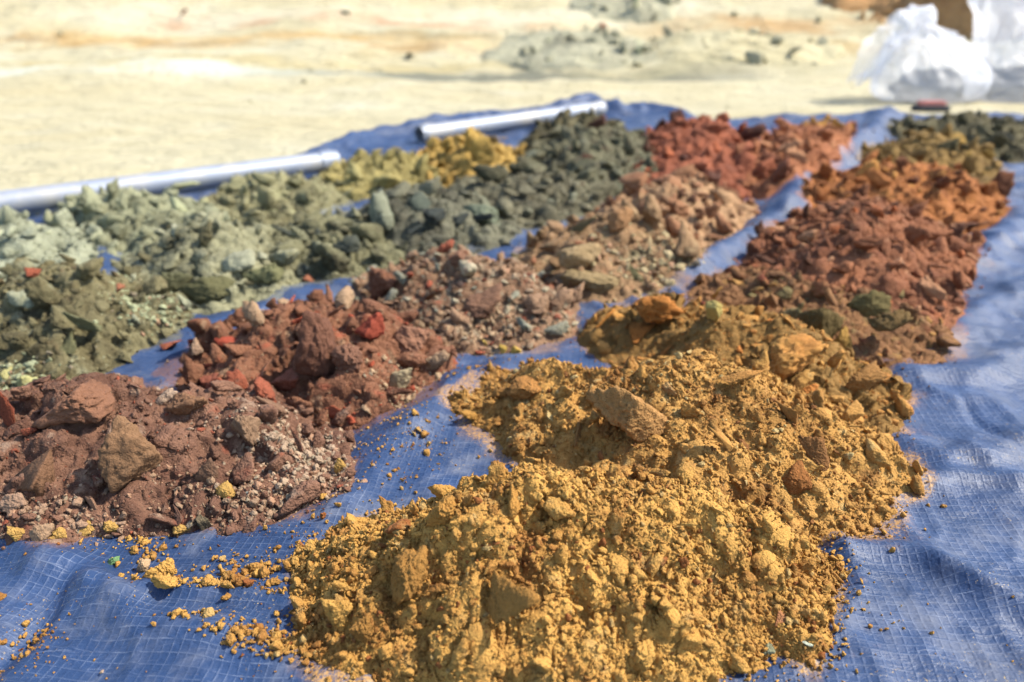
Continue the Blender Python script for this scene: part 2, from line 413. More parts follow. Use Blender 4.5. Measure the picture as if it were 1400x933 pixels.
# crumb shapes for the scattered fine soil (kept out of the scene, instanced by the crumbs)
crumb_col = bpy.data.collections.new('crumb_shapes')
for i in range(8):
    m = clod_mesh('crumb', 400 + i, 'grain', 2, random.uniform(.75, .95), random.uniform(1, 1.25))
    crumb_col.objects.link(bpy.data.objects.new('crumb_shape', m))
CRUMB_GROUPS = {}
def crumb_group(material):
    if material.name in CRUMB_GROUPS: return CRUMB_GROUPS[material.name]
    g = bpy.data.node_groups.new('crumbs', 'GeometryNodeTree')
    g.interface.new_socket('Geometry', in_out='INPUT', socket_type='NodeSocketGeometry')
    g.interface.new_socket('Geometry', in_out='OUTPUT', socket_type='NodeSocketGeometry')
    N = g.nodes.new; L = g.links.new
    gi, go = N('NodeGroupInput'), N('NodeGroupOutput')
    ci = N('GeometryNodeCollectionInfo'); ci.inputs['Collection'].default_value = crumb_col
    ci.inputs['Separate Children'].default_value = True; ci.inputs['Reset Children'].default_value = True
    iop = N('GeometryNodeInstanceOnPoints'); iop.inputs['Pick Instance'].default_value = True
    ai = N('GeometryNodeInputNamedAttribute'); ai.data_type = 'INT'; ai.inputs['Name'].default_value = 'shape'
    ar = N('GeometryNodeInputNamedAttribute'); ar.data_type = 'FLOAT_VECTOR'; ar.inputs['Name'].default_value = 'turn'
    asz = N('GeometryNodeInputNamedAttribute'); asz.data_type = 'FLOAT'; asz.inputs['Name'].default_value = 'size'
    e2r = N('FunctionNodeEulerToRotation')
    sm = N('GeometryNodeSetMaterial'); sm.inputs['Material'].default_value = material
    L(gi.outputs[0], iop.inputs['Points']); L(ci.outputs[0], iop.inputs['Instance'])
    L(ai.outputs['Attribute'], iop.inputs['Instance Index']); L(ar.outputs['Attribute'], e2r.inputs[0])
    L(e2r.outputs[0], iop.inputs['Rotation']); L(asz.outputs['Attribute'], iop.inputs['Scale'])
    L(iop.outputs[0], sm.inputs['Geometry']); L(sm.outputs[0], go.inputs[0])
    CRUMB_GROUPS[material.name] = g; return g
def crumbs(name, P, size, material, parent=None, loc=(0, 0, 0)):
    n = len(P); m = bpy.data.meshes.new(name); m.vertices.add(n); m.vertices.foreach_set('co', np.asarray(P, np.float32).ravel())
    a = m.attributes.new('shape', 'INT', 'POINT'); a.data.foreach_set('value', rng.integers(0, 8, n).astype(np.int32))
    a = m.attributes.new('turn', 'FLOAT_VECTOR', 'POINT'); a.data.foreach_set('vector', rng.uniform(0, 6.28, (n, 3)).astype(np.float32).ravel())
    a = m.attributes.new('size', 'FLOAT', 'POINT'); a.data.foreach_set('value', np.asarray(size, np.float32))
    o = obj(name, m, material, parent, loc)
    md = o.modifiers.new('crumbs', 'NODES'); md.node_group = crumb_group(material)
    o['kind'] = 'stuff'; return o

# ------------------------------------------------------------------ a pile of soil
CAMV = np.array([0, 0, CAM_H])
PILES = {}
def soil_pile(key, name, label, poly, apex, sil, dry, moist, accents=(), n_clods=100, clod_mm=(6, 26), kinds=('lump', 'chunk'), crumb_n=5000,
              grain=1.0, heroes=(), accent_part=.10, gravel=(), crumb_size=1.0, crumb_lift=.2, drop_fine=False, lump=1.0, top=.45, power=2.2, clayish=.25, facet=.45, granular=False, shift=.20, big=12):
    """poly: foot of the pile (ground points), apex: ground point under its summit, sil: row at which the summit shows.
    heroes: (px, py, width, depth, height in px, kind, turn, tilt, material key or colour, label)"""
    rise = apex[1] - sil; back = min(p[1] for p in poly)
    poly = [(p[0], p[1] - (1.1 * shift * rise * (apex[1] - p[1]) / (apex[1] - back) if p[1] < apex[1] else 0)) for p in poly]
    apex = (apex[0], apex[1] - shift * rise)
    P = smooth_poly(Gs(poly)); A = G(*apex); h0 = height_at(apex[1], sil); h0 = max(h0 - .016 * lump, .45 * h0)
    lo, hi = P.min(0) - .035, P.max(0) + .035
    mp = mmpx(apex[1]); res = float(np.clip(mp * 1.9, .0012, .0055))
    nx, ny = int((hi[0] - lo[0]) / res) + 2, int((hi[1] - lo[1]) / res) + 2
    x = lo[0] + np.arange(nx) * res; y = lo[1] + np.arange(ny) * res
    X, Y = np.meshgrid(x, y); sd = sum(ord(c) for c in name) + int(apex[0])
    D = poly_sd(X, Y, P) + .001 + .010 * fbm2(X, Y, .05, 3, sd) + .004 * fbm2(X, Y, .012, 2, sd + 4)
    dm = D.max(); T = np.clip(D / dm, 0, 1)
    g = .45 * np.sin(T * np.pi / 2) + .55 * T
    s2 = (.6 * math.sqrt((hi[0] - lo[0]) * (hi[1] - lo[1])) * .5) ** 2
    near = np.exp(-((X - A[0]) ** 2 + (Y - A[1]) ** 2) / (2 * s2))
    B = h0 * np.clip(g * (1 - top + top * near) * 1.12, 0, None)
    B *= 1 + .22 * fbm2(X, Y, .09, 2, sd + 1) * (1 - .6 * near)
    B += tarp_z(X, Y)
    by, bx = np.gradient(B, res); NN = np.stack([-bx, -by, np.ones_like(bx)], -1); NN /= np.linalg.norm(NN, axis=-1)[..., None]
    ed = sstep(0, .025, D)
    E = ed * (.0085 * lump * fbm2(X, Y, .035, 4, sd + 2)); E0 = E.copy()
    # lumps pressed into the surface, big to small, standing out along the slope's normal
    area = float((D > 0).sum()) * res * res
    r_ = np.random.default_rng(sd)
    for rr, dens in ((.026, .25), (.015, .6), (.008, 1.0), (.004, 1.3)):
        rr = rr * (1 if lump <= 1 else lump)
        if rr < res * 1.6 or drop_fine and rr < .01: continue
        for _ in range(min(int(dens * area / (rr * rr * 2.2)), 3600)):
            i, j = r_.integers(0, nx), r_.integers(0, ny)
            if D[j, i] < rr * .5: continue
            q = rr * r_.uniform(.55, 1.25); k = int(q / res) + 1
            i0, i1, j0, j1 = max(i - k, 0), min(i + k + 1, nx), max(j - k, 0), min(j + k + 1, ny)
            ang = r_.uniform(0, 3.14); e = r_.uniform(.65, 1)
            dx, dy = X[j0:j1, i0:i1] - X[j, i], Y[j0:j1, i0:i1] - Y[j, i]
            u, v = dx * math.cos(ang) + dy * math.sin(ang), (-dx * math.sin(ang) + dy * math.cos(ang)) / e
            b = (E0[j, i] + E[j, i]) * .5 - q * r_.uniform(.45, .8) + np.sqrt(np.maximum(q * q - u * u - v * v, 0))
            ins = u * u + v * v < q * q
            if r_.random() < facet:                   # a broken flat face instead of a round lump
                ta, tb = r_.uniform(-.9, .9, 2); ins = (np.abs(u) < q * .8) & (np.abs(v + .4 * u) < q * .8)
                b = E[j, i] + q * r_.uniform(-.1, .3) + ta * u + tb * v
                b = np.minimum(b, E[j, i] + q * .55)
            E[j0:j1, i0:i1] = np.where(ins, np.maximum(E[j0:j1, i0:i1], b), E[j0:j1, i0:i1])
    E = np.minimum(E, E0 + .020 * lump) * sstep(-.001, .008, D)
    PX, PY, PZ = X + NN[..., 0] * E, Y + NN[..., 1] * E, np.where(D > 0, B + NN[..., 2] * E, B - .004)
    Z = B + E / np.maximum(NN[..., 2], .5)
    F = grid_faces(ny, nx); keep = (D.ravel()[F] > -.003).any(1); F = F[keep]
    used = np.unique(F); remap = np.full(nx * ny, -1); remap[used] = np.arange(len(used))
    base = np.array([A[0], A[1], float(tarp_z(A[0], A[1]))])
    V = np.stack([PX.ravel()[used], PY.ravel()[used], PZ.ravel()[used]], 1) - base
    mat_soil = soil_material(label[:40] + ' soil', dry, moist, accents, grain, accent_part)
    mat_clay = soil_material(label[:40] + ' clay', dry, moist, (), grain, clay=True, bumpy=.6)
    FEET.append((smooth_poly(Gs(poly), 1), dry))
    root = empty(name, base)
    tag(root, label, 'soil pile', 'soil piles in rows on the tarpaulin')
    obj('heap', mesh_np('heap', V, remap[F]), mat_soil, root)
    gx, gy = bx, by
    def at(px, py):
        i = np.clip((np.asarray(px) - lo[0]) / res, 0, nx - 1).astype(int); j = np.clip((np.asarray(py) - lo[1]) / res, 0, ny - 1).astype(int)
        return Z[j, i], gx[j, i], gy[j, i], D[j, i]
    def onto(px, py):
        i = np.clip((np.asarray(px) - lo[0]) / res, 0, nx - 1).astype(int); j = np.clip((np.asarray(py) - lo[1]) / res, 0, ny - 1).astype(int)
        return PX[j, i], PY[j, i], PZ[j, i], NN[j, i]
    placed = []
    def put(p, r, mesh, rot, label=None, scale=None):
        o = obj('clod', mesh, None, root, Vector(p) - Vector(base)); o.rotation_euler = rot; o.scale = scale or (r, r, r)
        if label: o['label'] = label
        placed.append((p[0], p[1], max(o.scale))); return o
    # pieces that stand out in the photograph
    for (px, py, w, dpt, hh, kind, turn, tilt, mcol, lab) in heroes:
        # march the sight line down to the surface of this pile
        d = ray(px, py); t = np.linspace(.3, 5, 6000) * (CAM_H / -d[2]) / 3
        q = CAMV + d * t[:, None]; zz, _, _, dd = at(q[:, 0], q[:, 1])
        inb = (q[:, 0] > lo[0]) & (q[:, 0] < hi[0]) & (q[:, 1] > lo[1]) & (q[:, 1] < hi[1])
        hit = np.nonzero(inb & (q[:, 2] < zz))[0]
        p = q[hit[0]] if len(hit) else G(px, py)
        s = (p[1] * CP + (CAM_H - p[2]) * SP) / FPX
        hm = mat_clay if mcol is None else (mcol if isinstance(mcol, bpy.types.Material) else soil_material('clay piece', mcol, tuple(v * .72 for v in mcol[:3]) + (1,), (), grain, clay=not granular, bumpy=1.0))
        m = clod_mesh('clod', int(px * 3 + py), kind, 4, 1, 1); m.materials.append(hm)
        sc = (w * s / 2, dpt * s / 2, hh * s / 2)
        put((p[0], p[1] , p[2] + sc[2] * (.38 if w < 84 else .52)), 0, m, Euler((R(tilt[0]), R(tilt[1]), R(turn))), lab, sc)
    # clods one can pick apart
    n, tries = 0, 0; c0, c1 = clod_mm[0] / 1900, clod_mm[1] / 1550; power *= .72
    while n < n_clods and tries < n_clods * 40:
        tries += 1
        px, py = r_.uniform(lo[0], hi[0]), r_.uniform(lo[1], hi[1]); z, sx, sy, dd = at(px, py)
        if dd < c0 * .5: continue
        nv = np.array([-sx, -sy, 1.0]); nv /= np.linalg.norm(nv); vw = CAMV - np.array([px, py, z]); vw /= np.linalg.norm(vw)
        if nv @ vw < .12: continue
        foot = 1 - min(dd / dm, 1); large = n < big
        rr = c0 * (1 - r_.random() * (1 - (c0 / c1) ** power)) ** (-1 / power) * (1 + .25 * foot)
        if large: rr = c1 * r_.uniform(.45, .85)              # the big jumbled lumps first
        if large and dd < rr * .5: continue
        if any((px - a) ** 2 + (py - b) ** 2 < ((.62 if large else .8) * (rr + c)) ** 2 for a, b, c in placed): continue
        kd = 'lump' if r_.random() < (.6 if large else .35) else kinds[r_.integers(len(kinds))]; lv = 3 if rr / mp > 13 else 2
        mm = mat_clay if r_.random() < clayish and kd != 'lump' else mat_soil
        ox, oy, oz, on = onto(px, py); lift = rr * r_.uniform(.05, .55)
        put((ox + on[0] * lift, oy + on[1] * lift, oz + on[2] * lift), rr, proto(kd, lv, r_.integers(len(PROTO[kd, lv])), mm),
            Euler((r_.uniform(-.6, .6), r_.uniform(-.6, .6), r_.uniform(0, 6.28)))); n += 1
    # crumbs too small to pick apart, some of them rolled onto the tarp
    k = int(crumb_n * 2.6); qx, qy = r_.uniform(lo[0], hi[0], k), r_.uniform(lo[1], hi[1], k)
    z, _, _, dd = at(qx, qy); spill = (dd > -.034) & (r_.random(k) < np.where(dd > 0, 1, .35 * np.exp(dd / .009)))
    qx, qy, dd = qx[spill][:crumb_n], qy[spill][:crumb_n], dd[spill][:crumb_n]; qx, qy, z, _ = onto(qx, qy); z = np.where(dd > 0, z, tarp_z(qx, qy))
    smin = max(mp * 1.6, .0011) * crumb_size; ss = smin / 2 * (1 - r_.random(len(qx)) * (1 - .22 ** 1.9)) ** (-1 / 1.9)
    crumbs('crumbs', np.stack([qx, qy, z + ss * np.where(dd > 0, crumb_lift, .5)], 1) - base, ss, mat_soil, root)
    # fine pale gravel that has run down to the foot
    for (gx0, gy0, sx_, sy_, gn, gmm, gcol) in gravel:
        gp = np.array([G(gx0 + r_.normal() * sx_, gy0 + r_.normal() * sy_)[:2] for _ in range(gn)]); _, _, _, dd = at(gp[:, 0], gp[:, 1])
        gp = gp[(dd > -.012) & (gp[:, 0] > lo[0]) & (gp[:, 0] < hi[0]) & (gp[:, 1] > lo[1])]; ox, oy, oz, on = onto(gp[:, 0], gp[:, 1])
        ss = gmm / 2000 * (1 - r_.random(len(gp)) * (1 - .25 ** 1.8)) ** (-1 / 1.8) * .7
        crumbs('gravel', np.stack([ox, oy, oz], 1) + on * (ss * .15)[:, None] - base, ss, soil_material('pale gravel', gcol, tuple(v * .72 for v in gcol[:3]) + (1,), (C(188, 140, 116), C(164, 146, 130)), grain, .10), root)
    PILES[key] = dict(root=root, soil=mat_soil, clay=mat_clay)
    return root

YEL, YELM = C(213, 158, 75), C(152, 97, 42)
soil_pile('R1', 'soil_pile', 'golden yellow crumbly soil pile closest to the camera', [(394, 780), (398, 830), (430, 872), (425, 905), (480, 945), (620, 985), (850, 990), (1020, 940), (1110, 900), (1165, 835), (1140, 770), (1070, 725), (900, 695), (700, 700), (560, 718), (452, 748)],
          (780, 795), 640, YEL, YELM, (C(150, 84, 40), C(196, 158, 100)), 300, (8, 28), ('lump',), 24000, 1.0, accent_part=.03, power=2.0, top=.55, facet=.04, crumb_size=2.0, crumb_lift=.3, lump=.85, granular=True, shift=.06, big=14,
          heroes=[(465, 850, 54, 50, 62, 'lump', 20, (0, 10), YEL, None), (680, 850, 120, 104, 104, 'lump', 10, (10, -15), C(182, 128, 58), 'largest brown moist clod set in the front slope'),
                  (560, 800, 76, 66, 76, 'lump', 50, (0, 10), C(182, 128, 58), None), (500, 870, 48, 44, 60, 'lump', 30, (0, 0), C(182, 128, 58), None), (880, 903, 56, 50, 54, 'lump', 70, (5, 5), YEL, None),
                  (925, 722, 40, 34, 26, 'lump', 20, (0, 10), YEL, None), (1022, 798, 32, 30, 32, 'lump', 0, (0, 0), None, None), (942, 884, 40, 38, 40, 'lump', 0, (0, 0), YEL, None),
                  (830, 640, 60, 50, 40, 'lump', 0, (0, 0), YEL, None), (1062, 855, 40, 24, 20, 'slab', 60, (10, 0), C(196, 130, 88), 'salmon pink sliver of stone'),
                  (1098, 879, 26, 16, 12, 'chunk', 10, (0, 0), C(205, 208, 196), 'pale grey pebble'), (1050, 890, 26, 20, 14, 'chunk', 60, (0, 0), C(150, 150, 125), 'olive grey pebble'),
                  (820, 672, 32, 26, 22, 'chunk', 20, (0, 0), C(200, 150, 80), None), (610, 705, 56, 50, 56, 'lump', 0, (0, 0), C(190, 134, 58), None), (702, 708, 56, 50, 54, 'lump', 40, (0, 0), C(190, 134, 58), None)])
soil_pile('R2', 'soil_pile', 'ochre soil pile with a flat cracked tan clod on top', [(625, 585), (650, 605), (720, 660), (900, 735), (1040, 760), (1140, 755), (1215, 722), (1256, 680), (1235, 640), (1205, 612), (1100, 575), (950, 550), (750, 545), (660, 555)],
          (900, 650), 512, C(204, 149, 74), C(148, 96, 44), (C(146, 92, 50), C(205, 175, 120)), 280, (8, 34), ('lump', 'lump', 'chunk'), 15000, .95, accent_part=.05, power=1.8, top=.4, facet=.15, crumb_size=1.7, crumb_lift=.3, lump=.9, granular=True, big=14,
          heroes=[(876, 590, 128, 120, 76, 'chunk', 15, (16, 6), C(188, 136, 80), 'large flat tan clod with a cracked smooth face'), (1120, 640, 90, 40, 36, 'slab', -40, (20, 30), C(150, 100, 55), 'dark brown slab tilted on its side'),
                  (1088, 666, 66, 52, 50, 'chunk', 10, (0, 0), C(158, 98, 45), None), (998, 625, 70, 60, 66, 'chunk', 30, (5, 5), None, None), (785, 618, 60, 60, 44, 'chunk', 40, (20, 20), C(165, 115, 60), None),
                  (650, 575, 40, 34, 34, 'lump', 0, (0, 0), C(196, 140, 60), None), (935, 560, 46, 40, 30, 'lump', 0, (0, 0), None, None), (722, 532, 60, 50, 36, 'chunk', 0, (0, 0), C(185, 125, 60), None),
                  (1085, 578, 50, 40, 34, 'chunk', 0, (10, 0), None, None), (1160, 575, 40, 36, 40, 'chunk', 0, (0, 0), None, None), (985, 528, 90, 60, 40, 'chunk', 20, (0, 0), C(196, 135, 65), None)])
soil_pile('R3', 'soil_pile', 'dark ochre soil pile with a pale yellow angular clod and orange lumps', [(785, 482), (830, 508), (950, 570), (1110, 600), (1200, 612), (1235, 585), (1240, 550), (1190, 505), (1050, 465), (900, 448), (810, 458)],
          (1000, 520), 428, C(212, 152, 74), C(172, 110, 48), (C(200, 122, 50), C(150, 112, 60)), 170, (10, 36), ('lump', 'chunk'), 6000, .9, accent_part=.10, power=1.7,
          heroes=[(972, 444, 92, 80, 96, 'chunk', 25, (0, 8), C(196, 172, 100), 'pale yellow angular clod with flat faces'), (888, 436, 86, 70, 56, 'lump', 0, (0, 0), C(190, 118, 45), 'orange brown lump'),
                  (815, 456, 56, 50, 44, 'lump', 0, (0, 0), C(196, 124, 42), 'bright orange lump'), (868, 478, 60, 50, 50, 'lump', 0, (0, 0), C(178, 110, 42), None), (930, 500, 70, 50, 44, 'lump', 0, (0, 0), None, None),
                  (915, 480, 50, 40, 44, 'lump', 0, (0, 0), C(170, 105, 40), None), (1080, 505, 90, 70, 56, 'lump', 0, (0, 0), None, None), (1175, 530, 70, 50, 50, 'lump', 0, (0, 0), C(165, 115, 60), None)])
soil_pile('R4', 'soil_pile', 'olive brown cloddy soil pile between the ochre pile and brick red pile', [(925, 412), (1000, 470), (1130, 515), (1225, 522), (1292, 500), (1305, 455), (1150, 415), (1000, 388)],
          (1120, 455), 396, C(158, 110, 74), C(112, 76, 54), (C(158, 84, 60), C(140, 124, 84), C(196, 144, 80)), 110, (13.8, 59), ('chunk', 'lump'), 3500, .8, accent_part=.14, power=1.5,
          heroes=[(1215, 470, 90, 70, 74, 'chunk', 20, (0, 0), C(128, 100, 62), 'large olive brown clod at the pile foot'), (1120, 462, 66, 60, 70, 'chunk', 0, (0, 0), C(112, 92, 54), None), (1150, 480, 40, 40, 50, 'chunk', 0, (0, 0), C(180, 135, 62), None),
                  (1190, 425, 60, 50, 44, 'chunk', 0, (0, 0), C(120, 105, 66), None), (1000, 412, 60, 50, 40, 'lump', 0, (0, 0), None, None)])
soil_pile('R5', 'soil_pile', 'brick red cloddy soil pile beside the right-hand stretch of tarpaulin', [(1000, 385), (1050, 430), (1200, 475), (1300, 480), (1312, 430), (1335, 370), (1330, 345), (1240, 322), (1120, 318), (1040, 340)],
          (1170, 385), 288, C(172, 108, 76), C(124, 74, 54), (C(196, 108, 62), C(104, 68, 54), C(194, 138, 104)), 170, (16.1, 72), ('chunk', 'slab', 'lump'), 3500, .75, accent_part=.12, power=1.5)
soil_pile('R6', 'soil_pile', 'orange brown soil pile behind the brick red pile', [(1092, 300), (1150, 335), (1280, 340), (1385, 305), (1372, 278), (1300, 258), (1150, 256), (1100, 275)],
          (1220, 295), 230, C(190, 118, 64), C(132, 76, 46), (C(214, 148, 72), C(118, 72, 52)), 120, (18.4, 78), ('chunk', 'lump'), 2500, .65, accent_part=.14, power=1.6)
soil_pile('R7', 'soil_pile', 'olive yellow soil pile in front of the dark far right pile', [(1163, 235), (1250, 262), (1365, 270), (1378, 240), (1330, 218), (1200, 215)],
          (1265, 240), 188, C(164, 128, 74), C(116, 90, 56), (C(180, 140, 66), C(86, 82, 62)), 80, (23.0, 83), ('chunk', 'lump'), 1800, .6, accent_part=.14, power=1.6)
soil_pile('R8', 'soil_pile', 'dark grey green soil pile below the white plastic bags', [(1203, 195), (1300, 216), (1400, 228), (1490, 215), (1470, 190), (1350, 181), (1230, 181)],
          (1320, 200), 160, C(122, 112, 88), C(74, 67, 54), (C(60, 64, 66), C(120, 110, 80)), 80, (27.6, 91), ('chunk', 'lump'), 1500, .55, accent_part=.14, power=1.5)
# middle row
BRN = C(146, 104, 80)
soil_pile('M1', 'soil_pile', 'chocolate brown pile of big clay clods with pinkish gravel', [(-120, 640), (-70, 710), (5, 750), (60, 756), (150, 740), (260, 742), (400, 715), (482, 680), (480, 640), (468, 600), (400, 575), (250, 568), (100, 568), (-60, 585)],
          (150, 655), 528, C(146, 104, 88), C(100, 66, 56), (C(164, 84, 62), C(184, 154, 138)), 290, (7.3, 42), ('chunk', 'chunk', 'lump'), 9000, .95, accent_part=.10, power=1.7, lump=1.2, clayish=.5, big=34, gravel=[(412, 648, 44, 28, 1600, 4.5, C(194, 162, 142)), (330, 705, 70, 14, 450, 4.5, C(178, 142, 120)), (90, 732, 70, 10, 320, 4.5, C(176, 138, 118))],
          heroes=[(75, 640, 150, 110, 105, 'chunk', -25, (25, -20), C(138, 98, 76), 'biggest brown clay clod, wedge shaped with smooth face'), (186, 650, 92, 84, 112, 'chunk', 35, (6, 8), C(142, 104, 78), 'upright brown clay block'), (120, 560, 130, 90, 60, 'chunk', 10, (-10, 0), C(144, 98, 78), 'broad smooth brown clay lump'),
                  (15, 580, 56, 60, 80, 'lump', 0, (0, 0), C(150, 76, 56), 'dark red crumbly lump'), (255, 565, 66, 60, 60, 'lump', 0, (0, 0), BRN, None), (248, 608, 60, 54, 56, 'chunk', 20, (0, 0), BRN, None), (285, 655, 34, 32, 44, 'chunk', 0, (0, 0), C(126, 92, 76), None),
                  (332, 592, 50, 44, 54, 'chunk', 40, (0, 0), C(158, 122, 100), None), (380, 572, 58, 50, 46, 'lump', 0, (0, 0), C(146, 108, 90), None), (300, 530, 60, 50, 40, 'lump', 0, (0, 0), C(150, 84, 68), None),
                  (130, 698, 44, 40, 36, 'chunk', 0, (0, 0), C(158, 118, 100), None), (25, 690, 44, 36, 30, 'chunk', 0, (0, 0), C(176, 138, 120), None), (52, 738, 36, 32, 34, 'lump', 0, (0, 0), C(178, 142, 118), None), (250, 715, 34, 30, 30, 'chunk', 0, (0, 0), C(130, 92, 80), None),
                  (85, 731, 38, 32, 26, 'lump', 0, (0, 0), C(202, 156, 82), 'yellow crumb lump'), (117, 724, 28, 26, 24, 'lump', 0, (0, 0), C(202, 156, 82), 'yellow crumb lump'), (248, 726, 30, 28, 24, 'lump', 0, (0, 0), C(202, 156, 82), 'yellow crumb lump'), (309, 677, 28, 26, 22, 'lump', 0, (0, 0), C(202, 156, 82), 'yellow crumb lump'),
                  (466, 641, 16, 16, 26, 'lump', 0, (0, 0), C(202, 156, 82), 'yellow crumb lump'), (24, 735, 24, 22, 28, 'lump', 0, (0, 0), C(202, 156, 82), 'yellow crumb lump'), (150, 722, 26, 22, 22, 'lump', 0, (0, 0), C(202, 156, 82), 'yellow crumb lump'), (342, 674, 22, 14, 12, 'chunk', 20, (0, 0), C(165, 170, 168), 'small blue grey pebble'),
                  (373, 606, 28, 18, 16, 'chunk', 20, (0, 0), C(176, 160, 146), None), (278, 722, 24, 22, 34, 'chunk', 0, (0, 0), C(110, 96, 80), None)])
soil_pile('M2', 'soil_pile', 'reddish brown clay pile with a smooth round clod at its end', [(230, 525), (300, 565), (460, 600), (560, 570), (625, 510), (605, 480), (520, 458), (380, 455), (270, 488)],
          (440, 515), 416, C(146, 96, 74), C(102, 63, 48), (C(180, 80, 54), C(180, 146, 120)), 200, (10.6, 59), ('chunk', 'lump'), 6000, .85, accent_part=.12, power=1.6, lump=1.2, clayish=.4, big=28, gravel=[(570, 550, 34, 14, 400, 5, C(190, 156, 128)), (300, 480, 30, 8, 80, 6, C(184, 140, 118))],
          heroes=[(437, 492, 66, 70, 110, 'chunk', 20, (10, 10), C(122, 80, 66), 'tall smooth brown clay face'), (563, 475, 74, 60, 82, 'chunk', 60, (10, 15), C(168, 116, 94), 'rounded pale brown clod at the end of the pile'), (515, 452, 60, 44, 44, 'chunk', 0, (0, 0), C(176, 78, 58), 'bright red clod'),
                  (455, 566, 70, 22, 26, 'slab', -22, (10, -20), C(186, 96, 68), 'orange red splinter of clay'), (405, 478, 50, 44, 50, 'lump', 0, (0, 0), None, None), (480, 500, 50, 44, 60, 'lump', 0, (0, 0), C(140, 96, 80), None), (395, 530, 44, 40, 36, 'chunk', 0, (0, 0), C(164, 96, 76), None), (350, 545, 44, 36, 34, 'chunk', 0, (0, 0), C(150, 96, 78), None),
                  (268, 482, 26, 24, 26, 'chunk', 0, (0, 0), C(186, 148, 126), 'small pale pink stone'), (228, 476, 40, 20, 18, 'slab', 20, (0, 0), C(196, 108, 80), 'orange red flake'), (310, 472, 34, 20, 18, 'slab', 0, (0, 0), C(180, 78, 58), None),
                  (545, 525, 40, 34, 36, 'chunk', 0, (0, 0), C(180, 160, 132), None)])
soil_pile('M3', 'soil_pile', 'mixed brown and pinkish gravelly pile left of the tan blocks', [(470, 432), (520, 465), (600, 500), (640, 492), (740, 485), (803, 450), (780, 412), (700, 392), (560, 388), (490, 402)],
          (640, 435), 354, C(170, 132, 108), C(120, 86, 68), (C(196, 182, 160), C(176, 88, 64), C(150, 150, 138)), 230, (11.5, 52), ('chunk', 'lump'), 5000, .8, accent_part=.14, power=1.7, gravel=[(690, 468, 60, 12, 420, 6.5, C(200, 166, 136)), (690, 425, 50, 22, 160, 8, C(186, 158, 136))],
          heroes=[(525, 395, 66, 54, 52, 'lump', 0, (0, 0), C(140, 92, 72), None), (585, 418, 56, 50, 50, 'chunk', 0, (0, 0), C(132, 88, 60), None), (655, 430, 66, 56, 56, 'chunk', 0, (0, 0), C(140, 100, 82), None), (625, 358, 50, 40, 36, 'chunk', 0, (0, 0), C(140, 98, 80), None), (735, 425, 44, 40, 40, 'chunk', 0, (0, 0), C(168, 130, 106), None), (685, 478, 18, 16, 16, 'lump', 0, (0, 0), C(222, 180, 80), 'yellow crumb lump'), (705, 482, 18, 16, 14, 'lump', 0, (0, 0), C(222, 180, 80), 'yellow crumb lump'), (665, 474, 16, 16, 16, 'lump', 0, (0, 0), C(214, 176, 90), 'yellow crumb lump')])
soil_pile('M4', 'soil_pile', 'tan brown pile with angular flat sided blocks', [(695, 372), (740, 415), (830, 425), (905, 402), (975, 368), (950, 345), (850, 330), (740, 336)],
          (830, 375), 308, C(170, 132, 100), C(124, 92, 68), (C(196, 166, 128), C(124, 112, 84), C(164, 104, 76)), 120, (16.1, 65), ('chunk', 'chunk', 'lump'), 3000, .75, accent_part=.13, power=1.5, clayish=.4, gravel=[(900, 388, 40, 12, 400, 9, C(214, 190, 150))],
          heroes=[(795, 356, 62, 46, 36, 'chunk', 20, (-10, 0), C(176, 146, 110), 'tan angular block'), (806, 394, 84, 60, 46, 'chunk', -10, (0, 0), C(160, 134, 98), 'large tan block lying below another'), (860, 375, 36, 36, 50, 'chunk', 0, (0, 0), C(118, 110, 78), 'olive block'), (790, 320, 40, 36, 40, 'chunk', 20, (0, 0), C(128, 112, 84), None), (845, 312, 36, 32, 46, 'chunk', 0, (0, 15), C(184, 134, 94), None)])
soil_pile('M5', 'soil_pile', 'light brown soil pile below the red pile', [(798, 322), (900, 355), (980, 348), (1042, 305), (1020, 286), (930, 276), (840, 282)],
          (930, 312), 250, C(178, 124, 92), C(134, 86, 62), (C(200, 156, 120), C(118, 80, 62)), 110, (18.4, 72), ('chunk', 'lump'), 2500, .65, accent_part=.14, power=1.5)
soil_pile('M6', 'soil_pile', 'rusty red soil pile beside the far grey green pile', [(850, 255), (930, 275), (1030, 282), (1065, 245), (1060, 212), (960, 193), (870, 195)],
          (930, 222), 168, C(186, 106, 78), C(136, 76, 58), (C(204, 112, 74), C(90, 60, 54)), 90, (25.3, 91), ('chunk', 'lump'), 2000, .6, accent_part=.14, power=1.5)
soil_pile('M7', 'soil_pile', 'pale orange brown soil pile between the red pile and tarpaulin fold', [(1000, 268), (1070, 282), (1130, 250), (1165, 218), (1150, 200), (1060, 198), (1000, 225)],
          (1075, 232), 184, C(196, 124, 86), C(146, 86, 60), (C(214, 150, 110), C(130, 76, 58)), 80, (23.0, 78), ('chunk', 'lump'), 1800, .6, accent_part=.14, power=1.6)
soil_pile('M8', 'soil_pile', 'small mustard soil pile at the far end of the middle row', [(1050, 205), (1120, 212), (1170, 197), (1155, 184), (1080, 183)],
          (1112, 196), 172, C(200, 144, 66), C(150, 100, 48), (C(160, 90, 60),), 50, (24, 60), ('chunk', 'lump'), 1200, .6, accent_part=.14, power=1.6)
